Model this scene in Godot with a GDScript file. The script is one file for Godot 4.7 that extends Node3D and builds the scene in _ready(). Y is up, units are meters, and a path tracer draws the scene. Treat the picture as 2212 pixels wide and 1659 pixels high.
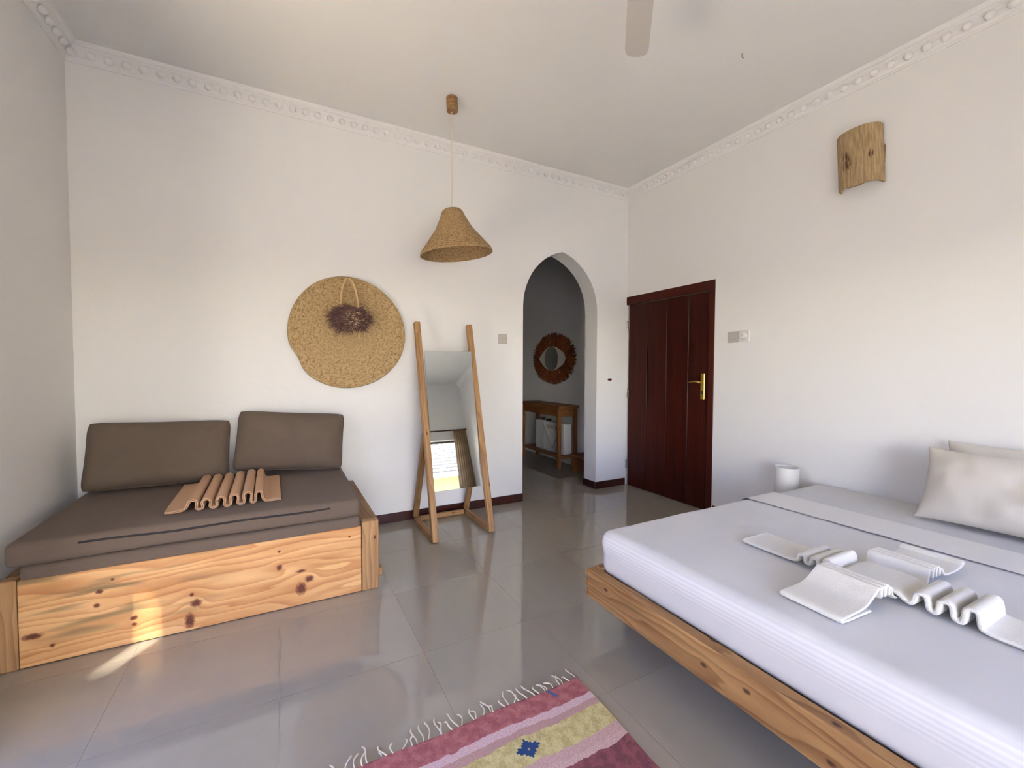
extends Node3D
# A guest bedroom: daybed, leaning mirror, arch to a dark hall, red-brown door and a low platform bed.
# Corner of the back wall and the right wall is the origin; x runs right, z runs towards the camera.

const RW := 4.435      # room width (x from -RW to 0)
const RD := 5.25       # room depth (z from 0 to RD)
const RH := 3.18       # ceiling height
var M := {}
var used := {}
var rng := RandomNumberGenerator.new()

# ---------------------------------------------------------------- mesh building
class Acc:
	var v := PackedVector3Array()
	var n := PackedVector3Array()
	var uv := PackedVector2Array()
	var idx := PackedInt32Array()

	func flat(pts: Array, uvs: Array, out_dir: Vector3) -> void:
		var nn: Vector3 = (pts[1] - pts[0]).cross(pts[2] - pts[0]).normalized()
		var flip := nn.dot(out_dir) < 0.0
		if flip:
			nn = -nn
		var b := v.size()
		for k in pts.size():
			v.append(pts[k])
			n.append(nn)
			uv.append(uvs[k])
		for k in range(1, pts.size() - 1):
			if flip:
				idx.append_array([b, b + k, b + k + 1])
			else:
				idx.append_array([b, b + k + 1, b + k])

	# box with chamfered edges; uv in metres, u along the longest side
	func box(size: Vector3, bevel: float, xf := Transform3D(), uvo := Vector2.ZERO) -> void:
		var h := size * 0.5
		bevel = minf(bevel, minf(h.x, minf(h.y, h.z)) * 0.9)
		var L := size.max_axis_index()
		var put := func(pts: Array, nrm: Vector3):
			var ax := nrm.abs().max_axis_index()
			var a := L
			var b := 0
			if ax == L:
				a = (L + 1) % 3
				b = (L + 2) % 3
			else:
				b = 3 - L - ax
			var w := []
			var uvs := []
			for q: Vector3 in pts:
				uvs.append(Vector2(q[a], q[b] + 0.173 * ax) + uvo)
				w.append(xf * q)
			flat(w, uvs, xf.basis * nrm)
		for ax in 3:
			var b := (ax + 1) % 3
			var c := (ax + 2) % 3
			for s in [-1.0, 1.0]:
				var pts := []
				for k in [[-1, -1], [1, -1], [1, 1], [-1, 1]]:
					var q := Vector3.ZERO
					q[ax] = s * h[ax]
					q[b] = k[0] * (h[b] - bevel)
					q[c] = k[1] * (h[c] - bevel)
					pts.append(q)
				var nn := Vector3.ZERO
				nn[ax] = s
				put.call(pts, nn)
				if bevel > 0.0:
					# edge between face (ax,s) and face (b,t), along c
					for t in [-1.0, 1.0]:
						var e := []
						for k in [[0, -1], [0, 1], [1, 1], [1, -1]]:
							var q := Vector3.ZERO
							q[ax] = s * (h[ax] - (bevel if k[0] == 1 else 0.0))
							q[b] = t * (h[b] - (bevel if k[0] == 0 else 0.0))
							q[c] = k[1] * (h[c] - bevel)
							e.append(q)
						var en := Vector3.ZERO
						en[ax] = s
						en[b] = t * 0.99
						put.call(e, en)
		if bevel > 0.0:
			for s in [-1.0, 1.0]:
				for t in [-1.0, 1.0]:
					for w in [-1.0, 1.0]:
						put.call([Vector3(s * h.x, t * (h.y - bevel), w * (h.z - bevel)), Vector3(s * (h.x - bevel), t * h.y, w * (h.z - bevel)), Vector3(s * (h.x - bevel), t * (h.y - bevel), w * h.z)], Vector3(s, t * 0.9, w * 0.8))

	# smooth surface over a grid of nu x nv points
	func grid(pts: PackedVector3Array, nu: int, nv: int, wu := false, wv := false, uvs := PackedVector2Array(), flip := false, keep = null) -> void:
		var b := v.size()
		var acc := PackedVector3Array()
		acc.resize(pts.size())
		var tris := PackedInt32Array()
		for i in (nu if wu else nu - 1):
			for j in (nv if wv else nv - 1):
				var i2 := (i + 1) % nu
				var j2 := (j + 1) % nv
				var q := [i * nv + j, i2 * nv + j, i2 * nv + j2, i * nv + j2]
				if keep != null and not keep.call((pts[q[0]] + pts[q[1]] + pts[q[2]] + pts[q[3]]) * 0.25):
					continue
				for t in [[0, 1, 2], [0, 2, 3]]:
					var a: int = q[t[0]]
					var c: int = q[t[1]]
					var d: int = q[t[2]]
					var nn := (pts[c] - pts[a]).cross(pts[d] - pts[a])
					if flip:
						nn = -nn
					acc[a] += nn
					acc[c] += nn
					acc[d] += nn
					if flip:
						tris.append_array([a, c, d])
					else:
						tris.append_array([a, d, c])
		for k in pts.size():
			v.append(pts[k])
			n.append(acc[k].normalized() if acc[k].length() > 1e-12 else Vector3.UP)
			uv.append(uvs[k] if uvs.size() else Vector2(pts[k].x + pts[k].z, pts[k].y))
		for t in tris:
			idx.append(b + t)

	func tube(path: PackedVector3Array, radius, segs := 8, closed := false) -> void:
		var m := path.size()
		var pts := PackedVector3Array()
		var uvs := PackedVector2Array()
		var up := Vector3.ZERO
		var run := 0.0
		for k in m:
			var d := (path[(k + 1) % m if closed else mini(k + 1, m - 1)] - path[(k - 1 + m) % m if closed else maxi(k - 1, 0)]).normalized()
			if up == Vector3.ZERO:
				up = (Vector3.UP if absf(d.y) < 0.9 else Vector3.RIGHT)
			up = (up - d * up.dot(d)).normalized()
			var side := d.cross(up)
			var r: float = radius if radius is float else radius[k]
			if k > 0:
				run += path[k].distance_to(path[k - 1])
			for j in segs:
				var a := TAU * j / segs
				pts.append(path[k] + (up * cos(a) + side * sin(a)) * r)
				uvs.append(Vector2(run, float(j) / segs * 0.1))
		grid(pts, m, segs, closed, true, uvs, false)
		if not closed:
			for e in [0, m - 1]:
				var ring := []
				var us := []
				for j in segs:
					ring.append(pts[e * segs + j])
					us.append(Vector2(0.01 * j, 0))
				var outd: Vector3 = path[0] - path[1] if e == 0 else path[m - 1] - path[m - 2]
				if segs >= 3 and outd.length() > 0:
					flat(ring, us, outd)

	func lathe(prof: PackedVector2Array, segs: int, xf := Transform3D(), wob = null) -> void:
		var pts := PackedVector3Array()
		var uvs := PackedVector2Array()
		var run := 0.0
		for k in prof.size():
			if k > 0:
				run += prof[k].distance_to(prof[k - 1])
			for j in segs + 1:
				var a := TAU * j / segs
				var r: float = prof[k].x * (wob.call(a, prof[k].x) if wob != null else 1.0)
				pts.append(xf * Vector3(r * cos(a), prof[k].y, r * sin(a)))
				uvs.append(Vector2(a / TAU, run))
		grid(pts, prof.size(), segs + 1, false, false, uvs, false)

	# prism from a polygon in the plane of axes e1, e2, thick along e3
	func prism(poly: PackedVector2Array, depth: float, xf: Transform3D) -> void:
		var tri := Geometry2D.triangulate_polygon(poly)
		for side in [0.0, 1.0]:
			for k in range(0, tri.size(), 3):
				var p := []
				var u := []
				for j in 3:
					var q := poly[tri[k + j]]
					p.append(xf * Vector3(q.x, q.y, depth * side))
					u.append(q)
				flat(p, u, xf.basis * Vector3(0, 0, -1.0 if side == 0.0 else 1.0))
		var cw := Geometry2D.is_polygon_clockwise(poly)
		var run := 0.0
		for k in poly.size():
			var a := poly[k]
			var b := poly[(k + 1) % poly.size()]
			var d := b - a
			if d.length() < 1e-6:
				continue
			var nn := Vector3(d.y, -d.x, 0) if not cw else Vector3(-d.y, d.x, 0)
			flat([xf * Vector3(a.x, a.y, 0), xf * Vector3(b.x, b.y, 0), xf * Vector3(b.x, b.y, depth), xf * Vector3(a.x, a.y, depth)], [Vector2(run, 0), Vector2(run + d.length(), 0), Vector2(run + d.length(), depth), Vector2(run, depth)], xf.basis * nn)
			run += d.length()

	# closed box with round edges of radius r; keep(point) may drop parts of the surface
	func soft_box(size: Vector3, r: float, xf := Transform3D(), keep = null, bend = null, fine := 10) -> void:
		var h := size * 0.5
		for ax in 3:
			var b := (ax + 1) % 3
			var c := (ax + 2) % 3
			for s in [-1.0, 1.0]:
				var ub := _steps(h[b], r, fine)
				var uc := _steps(h[c], r, fine)
				var pts := PackedVector3Array()
				var uvs := PackedVector2Array()
				for x in ub:
					for y in uc:
						var q := Vector3.ZERO
						q[ax] = s * h[ax]
						q[b] = x
						q[c] = y
						var inner := Vector3(clampf(q.x, -h.x + r, h.x - r), clampf(q.y, -h.y + r, h.y - r), clampf(q.z, -h.z + r, h.z - r))
						var d := q - inner
						q = inner + d.normalized() * r
						if bend != null:
							q = bend.call(q)
						pts.append(xf * q)
						if ax == 1:
							uvs.append(Vector2(q.x, 0.0))
						elif ax == 0:
							uvs.append(Vector2(q.z, q.y))
						else:
							uvs.append(Vector2(q.x, q.y))
				grid(pts, ub.size(), uc.size(), false, false, uvs, s < 0.0, keep)

	func _steps(h: float, r: float, fine: int) -> PackedFloat32Array:
		var o := PackedFloat32Array()
		for k in 6:
			o.append(-h + r * (1.0 - cos(PI * 0.5 * k / 6.0)) )
		for k in fine + 1:
			o.append(lerpf(-h + r, h - r, float(k) / fine))
		for k in range(5, -1, -1):
			o.append(h - r * (1.0 - cos(PI * 0.5 * k / 6.0)))
		return o

	# a band of cloth: centre line in the (s, h) plane, thick t, wide w across
	func ribbon(given: PackedVector2Array, t: float, w: float, xf: Transform3D, off := 0.0) -> void:
		var m := given.size()
		var line := PackedVector2Array()
		for k in m:
			var d := (given[mini(k + 1, m - 1)] - given[maxi(k - 1, 0)]).normalized()
			line.append(given[k] + Vector2(-d.y, d.x) * off)
		var loop := PackedVector2Array()
		var nr := PackedVector2Array()
		for k in m:
			var d := (line[mini(k + 1, m - 1)] - line[maxi(k - 1, 0)]).normalized()
			nr.append(Vector2(-d.y, d.x))
		var widths := [-w * 0.5, -w * 0.5 + t * 0.35, w * 0.5 - t * 0.35, w * 0.5]
		var th := [0.35, 1.0, 1.0, 0.35]
		var pts := PackedVector3Array()
		var uvs := PackedVector2Array()
		var run := 0.0
		var cnt := 0
		for side in [1.0, -1.0]:
			for kk in m:
				var k: int = kk if side > 0 else m - 1 - kk
				if kk > 0:
					run += 0.01
				for j in 4:
					var q: Vector2 = line[k] + nr[k] * side * t * 0.5 * th[j]
					pts.append(xf * Vector3(q.x, q.y, widths[j]))
					uvs.append(Vector2(run, widths[j]))
				cnt += 1
		grid(pts, cnt, 4, true, false, uvs, false)
		for e in [0, 3]:
			for k in m - 1:
				var a = line[k] + nr[k] * t * 0.5 * th[e]
				var b = line[k + 1] + nr[k + 1] * t * 0.5 * th[e]
				var c = line[k + 1] - nr[k + 1] * t * 0.5 * th[e]
				var d = line[k] - nr[k] * t * 0.5 * th[e]
				var z: float = widths[e]
				flat([xf * Vector3(a.x, a.y, z), xf * Vector3(b.x, b.y, z), xf * Vector3(c.x, c.y, z), xf * Vector3(d.x, d.y, z)], [a, b, c, d], xf.basis * Vector3(0, 0, signf(z)))

	func mesh() -> ArrayMesh:
		var arr := []
		arr.resize(Mesh.ARRAY_MAX)
		arr[Mesh.ARRAY_VERTEX] = v
		arr[Mesh.ARRAY_NORMAL] = n
		arr[Mesh.ARRAY_TEX_UV] = uv
		arr[Mesh.ARRAY_INDEX] = idx
		var m := ArrayMesh.new()
		m.add_surface_from_arrays(Mesh.PRIMITIVE_TRIANGLES, arr)
		return m

# ---------------------------------------------------------------- scene helpers
func numbered(called: String) -> String:
	if not used.has(called):
		used[called] = 0
		return called
	used[called] += 1
	return "%s_%03d" % [called, used[called]]

func obj(called: String, a, m: Material, parent: Node = self, at := Transform3D()) -> MeshInstance3D:
	var o := MeshInstance3D.new()
	o.name = numbered(called) if parent == self else called
	o.mesh = a if a is Mesh else a.mesh()
	o.material_override = m
	o.transform = at
	parent.add_child(o, true)
	return o

func tag(o: Node, label: String, category: String, group := "") -> Node:
	o.set_meta("label", label)
	o.set_meta("category", category)
	if group:
		o.set_meta("group", group)
	return o

func thing(called: String, label: String, category: String, at := Vector3.ZERO, group := "") -> Node3D:
	var o := Node3D.new()
	o.name = numbered(called)
	add_child(o, true)
	o.position = at
	tag(o, label, category, group)
	return o

func struct(called: String, a, m: Material, at := Transform3D()) -> MeshInstance3D:
	var o := obj(called, a, m, self, at)
	o.set_meta("kind", "structure")
	return o

func bx(size: Vector3, bevel := 0.004, at := Vector3.ZERO, basis := Basis()) -> Acc:
	var a := Acc.new()
	var L := size[size.max_axis_index()]
	a.box(size, bevel, Transform3D(basis, at), Vector2(L * 0.5 + 0.004 + rng.randf() * maxf(0.0, 1.58 - L), 0.1 + rng.randf() * 0.06))
	return a

# a bar of section w (across x) by t between two points
func bar(p: Vector3, q: Vector3, w: float, t: float, bevel := 0.004) -> Acc:
	var d := (q - p).normalized()
	var side := Vector3.RIGHT if absf(d.x) < 0.9 else Vector3.BACK
	side = (side - d * side.dot(d)).normalized()
	return bx(Vector3(w, (q - p).length(), t), bevel, (p + q) * 0.5, Basis(side, d, side.cross(d)))

func mat(c: Color, rough := 0.8, more := {}) -> StandardMaterial3D:
	var m := StandardMaterial3D.new()
	m.albedo_color = c
	m.roughness = rough
	for k in more:
		m.set(k, more[k])
	return m

func rgb(r: int, g: int, b: int) -> Color:
	return Color(r / 255.0, g / 255.0, b / 255.0)

func picture(w: int, h: int, f: Callable) -> ImageTexture:
	var bytes := PackedByteArray()
	bytes.resize(w * h * 3)
	for y in h:
		for x in w:
			var c: Color = f.call(x, y)
			var k := (y * w + x) * 3
			bytes[k] = int(clampf(c.r, 0, 1) * 255.0)
			bytes[k + 1] = int(clampf(c.g, 0, 1) * 255.0)
			bytes[k + 2] = int(clampf(c.b, 0, 1) * 255.0)
	return ImageTexture.create_from_image(Image.create_from_data(w, h, false, Image.FORMAT_RGB8, bytes))

func noise(seed_: int, freq: float, oct := 3) -> FastNoiseLite:
	var n := FastNoiseLite.new()
	n.seed = seed_
	n.noise_type = FastNoiseLite.TYPE_SIMPLEX_SMOOTH
	n.frequency = freq
	n.fractal_octaves = oct
	return n

func noise_tex(seed_: int, freq: float, size := 512, oct := 3) -> NoiseTexture2D:
	var t := NoiseTexture2D.new()
	t.noise = noise(seed_, freq, oct)
	t.width = size
	t.height = size
	t.seamless = true
	return t

# pine boards: grain along u, knots given in metres as [x, y, long radius, short radius]
func wood_tex(w: int, h: int, lm: float, hm: float, seed_: int, light: Color, dark: Color, freq: float, knots: Array, stain := 0.0, knot_c := Color(0.34, 0.14, 0.06)) -> ImageTexture:
	var n1 := noise(seed_, 1.0, 2)
	var n2 := noise(seed_ + 7, 1.0, 2)
	return picture(w, h, func(px, py):
		var x: float = px * lm / w
		var y: float = py * hm / h
		var yy := y
		var kn := 0.0
		for k in knots:
			var dx: float = (x - k[0])
			var dy: float = (y - k[1])
			var e: float = exp(-pow(dx / (k[2] * 3.5), 2.0) - pow(dy / (k[3] * 3.0), 2.0))
			yy += dy * e * 0.9 * -1.0
			var d: float = sqrt(pow(dx / k[2], 2.0) + pow(dy / k[3], 2.0)) + 0.25 * n2.get_noise_2d(x * 60.0, y * 60.0)
			kn = maxf(kn, clampf(1.35 - d, 0.0, 0.85) * 1.15)
		var g: float = yy * freq + n1.get_noise_2d(x * 0.8, yy * 7.0) * 1.6 + n1.get_noise_2d(x * 3.0, yy * 20.0) * 0.25
		var ring := fposmod(g, 1.0)
		ring = ring * ring * (1.0 - smoothstep(0.88, 1.0, ring))
		var fib := n2.get_noise_2d(x * 12.0, y * 420.0) * 0.5 + n2.get_noise_2d(x * 30.0, y * 900.0) * 0.3
		var c := light.lerp(dark, clampf(ring * 0.75 + 0.18 + fib * 0.22 + n1.get_noise_2d(x * 1.5 + 40.0, y * 9.0) * 0.35, 0.0, 1.0))
		if stain > 0.0:
			var s := clampf(n2.get_noise_2d(x * 2.2 + 9.0, y * 16.0 + 3.0) * 1.8 - 0.15, 0.0, 1.0) * stain * (1.0 - smoothstep(0.45, 0.8, x)) * (1.0 - smoothstep(0.6, 0.85, y / hm))
			c = c.lerp(Color(0.46, 0.38, 0.24), s)
		return c.lerp(knot_c, clampf(kn, 0.0, 0.92)))

# ---------------------------------------------------------------- materials
func make_materials() -> void:
	var plaster := noise_tex(3, 0.02, 512, 4)
	var wall_opts := {"heightmap_enabled": true, "heightmap_texture": plaster, "heightmap_scale": 0.12, "uv1_triplanar": true, "uv1_world_triplanar": true, "uv1_scale": Vector3(0.8, 0.8, 0.8)}
	M.wall = mat(rgb(231, 229, 226), 0.75, wall_opts)
	M.ceiling = mat(rgb(228, 226, 222), 0.85, wall_opts)
	M.trim = mat(rgb(232, 230, 227), 0.7)
	# polished porcelain tiles, three lots
	var speck := noise(5, 1.0, 2)
	var tile_t := picture(256, 256, func(x, y):
		var k := speck.get_noise_2d(x * 0.02, y * 0.02) * 0.010 + speck.get_noise_2d(x * 0.4, y * 0.4) * 0.012
		return Color(0.93 + k, 0.93 + k, 0.93 + k))
	for k in 3:
		var d := [0, 2, -2][k] as int
		M["tile%d" % k] = mat(rgb(168 + d, 159 + d, 143 + d), 0.03, {"albedo_texture": tile_t, "uv1_triplanar": true, "uv1_world_triplanar": true, "uv1_scale": Vector3(1.3, 1.3, 1.3), "metallic_specular": 0.7})
	M.grout = mat(rgb(154, 146, 132), 0.3)
	M.skirting = mat(rgb(58, 24, 20), 0.28)
	# timber
	var knots := []
	for k in 7:
		knots.append([0.1 + 0.21 * k + rng.randf() * 0.08, 0.03 + rng.randf() * 0.34, 0.010, 0.006])
	var pine := wood_tex(1024, 256, 1.6, 0.4, 11, rgb(196, 166, 124), rgb(148, 112, 74), 26.0, knots)
	M.pine = mat(rgb(232, 214, 192), 0.55, {"albedo_texture": pine, "uv1_scale": Vector3(1 / 1.6, 1 / 0.4, 1)})
	M.pine_grey = mat(rgb(206, 190, 168), 0.6, {"albedo_texture": pine, "uv1_scale": Vector3(1 / 1.6, 1 / 0.4, 1)})
	var dknots := []
	for k in 8:
		dknots.append([0.08 + 0.24 * k + rng.randf() * 0.1, 0.02 + rng.randf() * 0.16, 0.012, 0.007])
	M.bed_wood = mat(Color.WHITE, 0.6, {"albedo_texture": wood_tex(1536, 160, 1.9, 0.2, 23, rgb(178, 136, 86), rgb(120, 80, 44), 24.0, dknots, 0.5, Color(0.27, 0.17, 0.10)), "uv1_scale": Vector3(1 / 1.9, 1 / 0.2, 1)})
	# the front board of the daybed with its own knots, as in the photograph
	M.front_board = mat(Color.WHITE, 0.5, {"albedo_texture": wood_tex(1365, 385, 1.365, 0.385, 31, rgb(222, 174, 116), rgb(178, 116, 62), 21.0, [
		[0.04, 0.245, 0.030, 0.012], [0.10, 0.30, 0.008, 0.007], [0.255, 0.105, 0.012, 0.009], [0.245, 0.165, 0.010, 0.009], [0.37, 0.255, 0.013, 0.009], [0.37, 0.285, 0.009, 0.008],
		[0.585, 0.20, 0.008, 0.008], [0.60, 0.245, 0.020, 0.017], [0.575, 0.325, 0.017, 0.032], [0.955, 0.15, 0.012, 0.013], [0.955, 0.065, 0.007, 0.006], [1.055, 0.19, 0.020, 0.007], [1.095, 0.24, 0.019, 0.016], [1.055, 0.285, 0.023, 0.030], [1.30, 0.05, 0.006, 0.005], [0.30, 0.06, 0.006, 0.005]], 0.75), "uv1_scale": Vector3(1 / 1.365, 1 / 0.385, 1)})
	var maho := wood_tex(512, 512, 1.0, 2.0, 41, rgb(68, 22, 11), rgb(34, 10, 5), 9.0, [], 0.0)
	M.mahogany = mat(rgb(255, 240, 236), 0.38, {"metallic_specular": 0.3, "albedo_texture": maho, "uv1_scale": Vector3(0.5, 1.0, 1)})
	M.frame_red = mat(rgb(70, 25, 14), 0.4, {"metallic_specular": 0.3})
	M.console_wood = mat(rgb(190, 150, 110), 0.55, {"albedo_texture": pine, "uv1_scale": Vector3(1 / 1.6, 1 / 0.4, 1)})
	# cloth
	var weave := picture(256, 256, func(x, y):
		var k: float = 0.86 + 0.07 * sin(x * TAU / 8.0) * sin(y * TAU / 4.0) + 0.05 * speck.get_noise_2d(x * 0.05, y * 1.4) + 0.05 * speck.get_noise_2d(x * 1.3, y * 0.1)
		return Color(k, k, k))
	M.brown_cloth = mat(rgb(118, 101, 86), 0.9, {"albedo_texture": weave, "uv1_triplanar": true, "uv1_scale": Vector3(7, 7, 7), "rim_enabled": true, "rim": 0.25, "rim_tint": 0.5})
	M.piping = mat(rgb(92, 75, 62), 0.9)
	M.zip = mat(rgb(24, 20, 20), 0.6)
	var terry := noise_tex(17, 0.18, 256, 2)
	M.tan_towel = mat(rgb(206, 164, 128), 0.95, {"heightmap_enabled": true, "heightmap_texture": terry, "heightmap_scale": 0.2, "uv1_triplanar": true, "uv1_scale": Vector3(9, 9, 9), "rim_enabled": true, "rim": 0.3, "rim_tint": 0.6})
	M.white_towel = mat(rgb(232, 228, 219), 0.95, {"heightmap_enabled": true, "heightmap_texture": terry, "heightmap_scale": 0.2, "uv1_triplanar": true, "uv1_scale": Vector3(9, 9, 9), "rim_enabled": true, "rim": 0.3, "rim_tint": 0.6})
	var stripe := picture(8, 128, func(_x, y):
		var k: float = 0.985 if (y / 8) % 2 == 0 else 0.945
		return Color(k, k, k))
	M.sheet = mat(rgb(226, 225, 225), 0.72, {"albedo_texture": stripe, "uv1_scale": Vector3(1, 8.0, 1)})
	M.sheet_plain = mat(rgb(224, 222, 218), 0.75)
	M.sheet_under = mat(rgb(206, 205, 204), 0.78)
	M.pillowcase = mat(rgb(208, 201, 190), 0.8)
	M.curtain = mat(rgb(128, 110, 88), 0.9, {"backlight_enabled": true, "backlight": Color(0.5, 0.43, 0.34)})
	# straw
	var straw := noise(61, 1.0, 2)
	var straw_t := picture(512, 512, func(x, y):
		var row := floori(y / 36.571)
		var t: float = y - row * 36.571
		var lean := 0.9 if row % 2 == 0 else -0.9
		var k := straw.get_noise_2d((x + lean * t) * 0.085, row * 31.7 + t * 0.03) * 0.9 + straw.get_noise_2d(x * 0.02, y * 0.02) * 0.4
		var c := rgb(184, 152, 106).lerp(rgb(216, 190, 146), clampf(0.5 + k * 1.2, 0, 1))
		return c.lerp(rgb(134, 102, 64), clampf(-k * 1.8 - 0.35, 0, 0.8)))
	M.straw = mat(rgb(222, 218, 210), 0.85, {"albedo_texture": straw_t, "uv1_scale": Vector3(6, 3.2, 1)})
	M.straw_lamp = mat(rgb(208, 200, 188), 0.85, {"albedo_texture": straw_t, "uv1_scale": Vector3(4, 3.2, 1)})
	M.handle = mat(rgb(206, 172, 124), 0.7)
	M.purple = mat(rgb(92, 62, 60), 0.85)
	M.purple2 = mat(rgb(122, 90, 80), 0.85)
	M.pale_straw = mat(rgb(214, 184, 136), 0.8)
	M.raffia = mat(rgb(150, 84, 34), 0.85)
	M.raffia2 = mat(rgb(122, 62, 24), 0.85)
	M.cream = mat(rgb(214, 206, 192), 0.8)
	# hard things
	M.mirror = mat(rgb(226, 232, 230), 0.02, {"metallic": 1.0})
	M.brass = mat(rgb(196, 160, 84), 0.3, {"metallic": 1.0})
	M.steel = mat(rgb(176, 172, 166), 0.35, {"metallic": 1.0})
	M.plastic = mat(rgb(222, 220, 214), 0.4)
	M.plastic_grey = mat(rgb(186, 180, 172), 0.45)
	M.dark = mat(rgb(40, 36, 34), 0.6)
	M.white_paint = mat(rgb(214, 212, 208), 0.5)
	M.fan = mat(rgb(196, 190, 182), 0.55)
	M.ceramic = mat(rgb(226, 224, 218), 0.35)
	M.rope = mat(rgb(222, 208, 186), 0.9)
	M.glass = mat(Color(1, 1, 1, 0.06), 0.03, {"transparency": BaseMaterial3D.TRANSPARENCY_ALPHA})
	var bark := noise(71, 1.0, 3)
	M.palm_wood = mat(Color.WHITE, 0.85, {"albedo_texture": picture(256, 384, func(x, y):
		var k := bark.get_noise_2d(x * 0.09, y * 0.006) + 0.4 * bark.get_noise_2d(x * 0.4, y * 0.02)
		var c := rgb(150, 124, 90).lerp(rgb(184, 158, 118), clampf(0.5 + k, 0, 1))
		for e in [[96.0, 200.0, 24.0, 84.0], [186.0, 190.0, 14.0, 34.0]]:
			var d := sqrt(pow((x - e[0]) / e[2], 2.0) + pow((y - e[1]) / e[3], 2.0))
			if d < 1.0:
				c = c.lerp(rgb(70, 44, 26), clampf((1.0 - d) * 2.0, 0, 1) * clampf(0.55 + bark.get_noise_2d(x * 0.16, y * 0.012) * 2.2, 0, 1))
		return c)})
	# rug: woven bands along x, v runs from the fringe
	var wool := noise(81, 1.0, 3)
	M.rug = mat(Color.WHITE, 0.95, {"albedo_texture": picture(1100, 900, func(px, py):
		var x: float = px * 0.001
		var z: float = py * 0.002 + wool.get_noise_2d(px * 0.012, py * 0.03) * 0.008
		var m1 := wool.get_noise_2d(px * 0.022, py * 0.044)
		var m2 := wool.get_noise_2d(px * 0.10, py * 0.2)
		var zz := fposmod(z, 0.62)
		var c := rgb(178, 112, 110).lerp(rgb(152, 84, 86), clampf(0.5 + m1 * 0.9 + m2 * 0.5, 0, 1))
		if zz > 0.085 and zz < 0.115:
			c = rgb(214, 186, 186).lerp(rgb(198, 164, 164), clampf(0.5 + m2, 0, 1))
		elif zz >= 0.115 and zz < 0.145:
			c = rgb(190, 152, 146).lerp(rgb(176, 140, 130), clampf(0.5 + m2, 0, 1))
		elif zz >= 0.145 and zz < 0.245:
			c = rgb(208, 195, 138).lerp(rgb(178, 160, 106), clampf(0.4 + m1 * 0.9 + m2 * 0.7, 0, 1))
			var u := fposmod(x, 0.46) - 0.30
			var dz := zz - 0.193
			var step_u := absf(roundf(u / 0.008)) * 0.008
			var step_z := absf(roundf(dz / 0.008)) * 0.008
			if step_u + step_z * 1.4 < 0.045 and step_u + step_z > 0.007:
				c = rgb(34, 64, 110)
		elif zz >= 0.245 and zz < 0.28:
			c = rgb(188, 150, 144).lerp(rgb(204, 172, 164), clampf(0.5 + m2, 0, 1))
		elif zz >= 0.28 and zz < 0.305:
			c = rgb(212, 180, 174).lerp(rgb(194, 158, 150), clampf(0.5 + m2, 0, 1))
		elif zz >= 0.305:
			c = rgb(144, 82, 86).lerp(rgb(116, 64, 72), clampf(0.5 + m1 * 1.1 + m2 * 0.7, 0, 1))
		if zz < 0.045 and absf(x - 0.955 - zz * 0.4) < 0.008:
			c = rgb(92, 96, 132)
		return c), "uv1_scale": Vector3(1 / 1.1, 1 / 1.8, 1)})
	# outside
	M.paving = mat(rgb(212, 196, 168), 0.9)
	M.garden_wall = mat(rgb(128, 112, 88), 0.95)
	M.sand = mat(rgb(114, 107, 92), 0.95, {"albedo_texture": picture(256, 256, func(x, y):
		var k := 0.94 + speck.get_noise_2d(x * 0.06, y * 0.06) * 0.06
		return Color(k, k, k)), "uv1_triplanar": true, "uv1_world_triplanar": true, "uv1_scale": Vector3(0.4, 0.4, 0.4)})
	M.yellow_wall = mat(rgb(168, 140, 72), 0.9)
	M.roof_tile = mat(rgb(64, 53, 36), 0.9)
	M.concrete = mat(rgb(206, 200, 190), 0.9)

# ---------------------------------------------------------------- the place
func _ready() -> void:
	rng.seed = 20240611
	# --- camera
	var cam := Camera3D.new()
	cam.name = "camera"
	cam.fov = rad_to_deg(2.0 * atan(829.5 / 928.24))
	cam.near = 0.05
	cam.far = 200.0
	cam.transform = Transform3D(Basis.from_euler(Vector3(-0.03368, -0.49295, 0.00346)), Vector3(-3.328, 1.2607, 3.5551))
	add_child(cam)
	cam.current = true
	# --- sky, sun, exposure
	var env := Environment.new()
	env.background_mode = Environment.BG_SKY
	var sky := ProceduralSkyMaterial.new()
	sky.sky_top_color = Color(0.34, 0.56, 0.95)
	sky.sky_horizon_color = Color(1.0, 0.97, 0.84)
	sky.ground_horizon_color = Color(0.72, 0.70, 0.66)
	sky.ground_bottom_color = Color(0.5, 0.45, 0.38)
	sky.sky_energy_multiplier = 1.3
	sky.sun_angle_max = 1.0
	env.sky = Sky.new()
	env.sky.sky_material = sky
	env.background_energy_multiplier = 1.0
	env.tonemap_mode = Environment.TONE_MAPPER_LINEAR
	env.tonemap_exposure = 17.0
	env.sdfgi_enabled = true
	env.ssao_enabled = true
	env.ssil_enabled = true
	var we := WorldEnvironment.new()
	we.name = "environment"
	we.environment = env
	add_child(we)
	var sun := DirectionalLight3D.new()
	sun.name = "sun"
	sun.light_color = Color(1.0, 0.98, 0.93)
	sun.light_energy = 3.2
	sun.light_angular_distance = 1.6
	sun.shadow_enabled = true
	add_child(sun)
	var to_sun := Vector3(-0.552 * cos(deg_to_rad(50)), sin(deg_to_rad(50)), 0.834 * cos(deg_to_rad(50)))
	sun.look_at_from_position(to_sun * 20.0, Vector3.ZERO, Vector3.UP)

	make_materials()
	build_shell()
	build_outside()
	build_hall()
	build_door()
	build_daybed()
	build_bed()
	build_mirror()
	build_pendant()
	build_fan()
	build_hat_and_bag()
	build_sconce()
	build_rug()
	build_small_things()

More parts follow.
